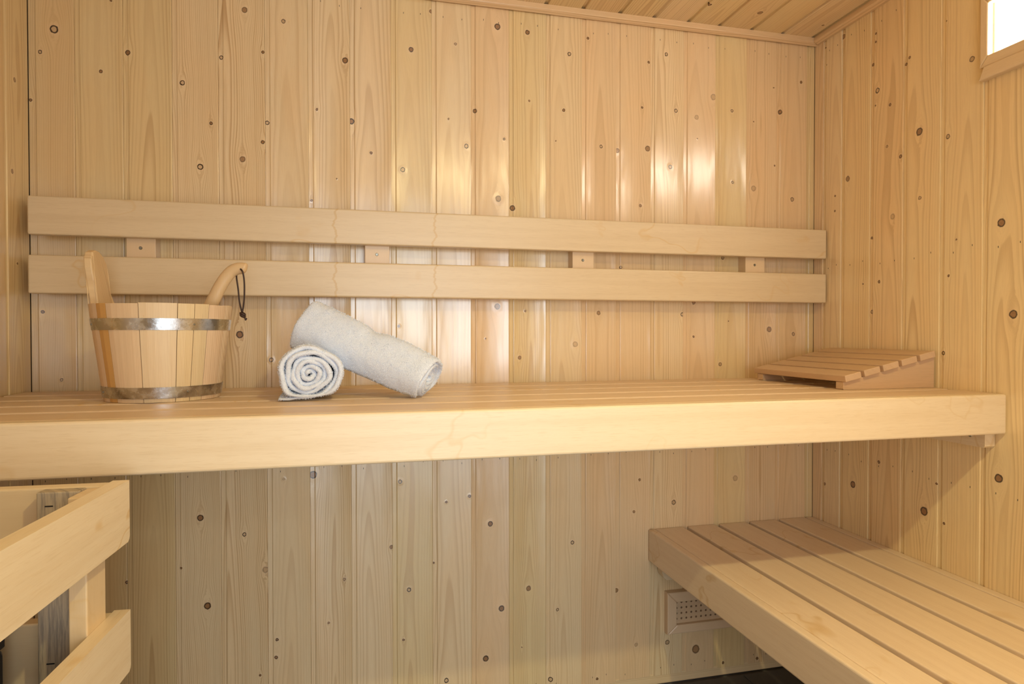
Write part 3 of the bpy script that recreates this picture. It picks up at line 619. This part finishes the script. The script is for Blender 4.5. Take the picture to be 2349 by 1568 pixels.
# ---------------------------------------------------------------- towels
tw, n, b_ = mat('white_terry')
tc = n.node('ShaderNodeTexCoord').outputs['Object']
nz = n.noise(tc, 620.0, 2.0, .6); nl = n.noise(tc, 14.0, 2.0)
n.put(b_.inputs['Base Color'], n.mix(n.ss(nz, .35, .65), (.73, .78, .90), (.85, .90, .99)))
b_.inputs['Roughness'].default_value = .95; b_.inputs['Sheen Weight'].default_value = .4; b_.inputs['Specular IOR Level'].default_value = .1
n.put(b_.inputs['Normal'], n.bump(nz, .0022, .7, n.bump(nl, .01, .4)))
def towel(name, label, loc, rotm, L, shape, turns, r0, pitch, tail=None, start=0.0, seed=1, fill=1.12, fuzz=9000):
    """sheet wound into a roll; local x,z = roll section, local y = axis from 0 (near end) to L"""
    rnd = random.Random(seed)
    par = thing(name, label, 'towel', loc, group='rolled white towels'); par.matrix_world = Matrix.Translation(loc) @ rotm
    N = int(44*turns); nL = 44
    cen = []
    th_end = turns*2*PI
    for i in range(N+1):
        th = th_end*i/N; r = r0 + pitch*th/(2*PI)
        wob = 1 + .045*math.sin(3*th+seed) + .03*math.sin(5.3*th+seed*2) + .05*math.sin(.37*th+seed) + .05*math.cos(2*th+1.0)*(1-i/N)
        a = start - th      # outward runs clockwise
        cen.append((Vector((r*wob*math.cos(a), r*wob*math.sin(a))), i/N))
    if tail:
        last = cen[-1][0]
        for j in range(1, 9):
            t = j/8; cen.append((last.lerp(Vector(tail), t) + Vector((0, -.003*math.sin(t*PI))), 1.0))
    M = len(cen); bm = bmesh.new(); rings = []
    for i, (c_, f_) in enumerate(cen):
        a = cen[max(i-1, 0)][0]; b2 = cen[min(i+1, M-1)][0]; t_ = (b2-a).normalized(); nn = Vector((-t_.y, t_.x))
        if nn.dot(c_) < 0: nn = -nn
        th_ = pitch*fill/2
        if i > M-6: th_ *= .8 + .2*(M-1-i)/5
        y0 = .004*math.sin(i*.21+seed) + (.006*(1-f_)) ; y1 = L - .006*(1-f_) + .004*math.sin(i*.17+seed*3)
        sec = []
        for j in range(nL+1): sec.append((1, y0 + (y1-y0)*j/nL))
        for e in (.6, 0, -.6): sec.append((e, y1 + th_*.8*math.cos(math.asin(abs(e)))))
        for j in range(nL, -1, -1): sec.append((-1, y0 + (y1-y0)*j/nL))
        for e in (-.6, 0, .6): sec.append((e, y0 - th_*.8*math.cos(math.asin(abs(e)))))
        ring = []
        for s, y in sec:
            p = c_ + nn*th_*s*(.82 if (y <= y0 or y >= y1) and abs(s) == 1 else 1)
            x_, y_, z_ = shape(p.x, y, p.y)
            nv = noise.noise(Vector((x_*330, y_*330, z_*330)))*.0009 + noise.noise(Vector((x_*60+seed, y_*60, z_*60)))*.0014
            d_ = Vector((nn.x*s, 0, nn.y*s))
            ring.append(bm.verts.new(Vector((x_, y_, z_)) + d_*nv))
        rings.append(ring)
    K = len(rings[0])
    for i in range(M-1):
        for j in range(K): bm.faces.new((rings[i][j], rings[i+1][j], rings[i+1][(j+1) % K], rings[i][(j+1) % K]))
    bm.faces.new(rings[0]); bm.faces.new(rings[-1][::-1])
    bmesh.ops.recalc_face_normals(bm, faces=bm.faces)
    me = bpy.data.meshes.new('towel'); bm.to_mesh(me); bm.free()
    for p in me.polygons: p.use_smooth = True
    link('rolled_cloth', me, tw, par)
    # terry loops: little tufts standing off the cloth
    polys = me.polygons; first = int((M-1)*K*(1-1.35/turns)); vs, fs = [], []
    cand = [p for p in polys if (p.index >= first or p.center.y < .004 or p.center.y > L-.004) and len(p.vertices) == 4]
    wts = [p.area for p in cand]
    for p in rnd.choices(cand, wts, k=fuzz):
        q4 = [me.vertices[v].co for v in p.vertices]; u_, v_ = rnd.random(), rnd.random()
        c_ = (q4[0]*(1-u_)+q4[1]*u_)*(1-v_) + (q4[3]*(1-u_)+q4[2]*u_)*v_
        d_ = (p.normal + Vector((rnd.gauss(0, .45), rnd.gauss(0, .45), rnd.gauss(0, .45)))).normalized()
        s_ = d_.orthogonal().normalized(); s_.rotate(Matrix.Rotation(rnd.uniform(0, 6.28), 3, d_))
        l_ = rnd.uniform(.0012, .0026); w_ = .00042; b0_ = len(vs)
        tip = c_ + d_*l_
        vs += [c_ - s_*w_, c_ + s_*w_, tip + s_*w_*.8, tip - s_*w_*.8]; fs.append((b0_, b0_+1, b0_+2, b0_+3))
    m2 = bpy.data.meshes.new('terry'); m2.from_pydata([tuple(v) for v in vs], [], fs)
    link('terry_pile', m2, tw, par, kind='stuff')
    return par
R1 = .0605
def sh1(x, y, z):
    # squash, flat where it rests
    z *= .90
    if z < -.040: z = -.040 + (z+.040)*.55
    k = 1 - .10*(y/.22)**2
    s_ = min(1, max(0, (y-.05)/.07)); zc_ = .060 - .024*s_
    z = z*k - (1-k)*.05
    if z > zc_-.01: z = zc_-.01 + (z-zc_+.01)*(.4 if s_ > 0 else 1)
    return x*k + .0, y, z
Rm = Matrix.Rotation(math.radians(4), 4, 'Z')
towel('rolled_towel', 'tightly rolled white terry towel lying on the bench with its spiral end facing forward', Vector((.674, -.405, ZB+.0555)), Rm, .20, sh1, 5.9, .003, .0102, tail=(-.060, -.064), start=math.radians(-110)+5.9*2*PI, seed=3, fuzz=16000)
def sh2(x, y, z):
    t = y/.30
    s = 1.0 - .10*math.sin(t*PI)*.6 - .10*t
    dent = .006*math.exp(-((t-.52)/.07)**2)
    sx = 1.0 if t < .8 else 1 - (t-.8)*.55
    z2 = z*s*sx
    if z > 0: z2 -= dent*max(0, z/.05)
    return x*s*(1 + (1-sx)*.6), y, z2
A = Vector((.664, -.255, 1.084)); B = Vector((.920, -.380, .970))
ydir = (B-A).normalized(); zdir = (Vector((0, 0, 1)) - ydir*ydir.z).normalized(); xdir = ydir.cross(zdir)
R2 = Matrix((xdir, ydir, zdir)).transposed().to_4x4()
towel('rolled_towel', 'rolled white terry towel leaning slantwise across the other roll, lower end on the bench', A, R2, (B-A).length, sh2, 5.0, .006, .0105, start=math.radians(-52)+5.0*2*PI, seed=8, fuzz=30000)

# ---------------------------------------------------------------- headrest
HR = Vector((1.917, -.458, ZB+.0003))
hr_ = thing('sauna_headrest', 'slatted wooden wedge headrest at the right end of the upper bench against the wall', 'headrest', HR)
hwx = aspen('headrest_wood_x', 'x', 21.0, base=(.66, .44, .26), dark=(.52, .33, .18), stain=0); hwy = aspen('headrest_wood_y', 'y', 22.0, base=(.66, .44, .26), dark=(.54, .34, .19), stain=0)
hL, hW = .270, .364
zlo, zhi = .018, .078
for y0 in (0.0, hW-.048):
    pts_ = [(0, 0.0015), (.002, 0), (hL, 0), (hL, zhi), (0, zlo)]
    bm = prism(pts_, y0+.012, y0+.036, 'y')
    link('side_rail', mesh(bm), hwx, hr_)
ang = math.atan2(zhi-zlo, hL); ll = hL/math.cos(ang); pw = (ll+.004)/5
for i in range(5):
    o = link('slat', box(0, pw-.0095, 0, hW, 0, .0165, .0018, 2), hwy, hr_, (.0 + i*pw*math.cos(ang) - .002, 0, zlo + i*pw*math.sin(ang)+.0004), (0, -ang, 0))

# ---------------------------------------------------------------- heater guard
hg = thing('heater_guard', 'pale wooden slatted guard rail around the heater in the left foreground', 'guard rail', (.443, -.715, 0), (0, 0, math.radians(-2.8)))
GW = aspen('guard_wood_y', 'y', 31.0, base=(.83, .67, .45), stain=1.0); GX = aspen('guard_wood_x', 'x', 32.0, base=(.74, .57, .34), stain=.2)
GP = aspen('guard_post_wood', 'z', 33.0, base=(.76, .56, .32), stain=.3, streak=.5); GG = aspen('guard_post_weathered', 'z', 34.0, base=(.50, .40, .27), dark=(.36, .28, .19), stain=0, weather=.75, rough=.7)
for zt in (.852, .660, .468, .276):
    pts_ = [(-.62, zt-.090), (-.006, zt-.090), (-.0015, zt-.0865), (0, zt-.082), (0, zt), (-.62, zt)]
    bm = prism(pts_, -.022, 0, 'x'); bmesh.ops.bevel(bm, geom=[e for e in bm.edges if e.calc_face_angle(0) > .9], offset=.0028, segments=3, profile=.5, affect='EDGES')
    link('slat', mesh(bm), GW, hg)
    zb = zt - .0015
    bm = bmesh.new(); box_into(bm, -.438, -.0225, -.024, -.002, zb-.090, zb, .003, 3)
    link('slat', mesh(bm), GX, hg)
link('post', box(-.045, -.0222, -.082, -.026, .02, .848, .002), GP, hg)
link('post', box(-.100, -.046, -.0465, -.0242, .02, .849, .002), GG, hg, label='grey weathered post')
link('post', box(-.045, -.0222, -.60, -.545, .02, .848, .002), GP, hg)
link('post', box(-.436, -.40, -.0465, -.0242, .02, .849, .002), GG, hg, label='grey weathered post')
stm = simple('staple_steel', (.02, .02, .02), .5, .5)
for z_ in (.829, .61): link('staple', box(-.089, -.079, -.0472, -.0460, z_, z_+.0016), stm, hg)

# ---------------------------------------------------------------- heater behind the guard
ht = thing('sauna_heater', 'dark metal heater with stones, mostly hidden behind the guard at the left edge', 'heater', (.02, -1.16, .10))
hmm = simple('dark_enamel', (.035, .036, .040), .4, .3)
bm = bmesh.new(); box_into(bm, 0, .294, 0, .38, 0, .55, .008, 2)
link('body', mesh(bm), hmm, ht)
bm = bmesh.new()
for a in ((0, .012, 0, .38), (.282, .294, 0, .38), (.012, .282, 0, .012), (.012, .282, .368, .38)): box_into(bm, a[0], a[1], a[2], a[3], .5502, .60, .002, 1)
link('rim', mesh(bm), hmm, ht)
stone = simple('heater_stone', (.12, .115, .11), .9, noise_amt=.4, nscale=60, bump=.002)
for i in range(5):
    for j in range(7):
        bm = bmesh.new(); bmesh.ops.create_icosphere(bm, subdivisions=2, radius=.0235)
        for v in bm.verts: v.co *= 1 + .22*noise.noise(v.co*60 + Vector((i*3, j*5, 1))); 
        for v in bm.verts: v.co.z *= .8
        link('stone', mesh(bm), stone, ht, (.045 + i*.051, .038 + j*.0505, .572 + random.uniform(-.002, .006)), (0, 0, random.uniform(0, 6)))
for i in range(4):
    link('foot', box(.02 + (i % 2)*.234, .04 + (i % 2)*.234, .02 + (i//2)*.32, .04 + (i//2)*.32, -.0995, 0), hmm, ht)
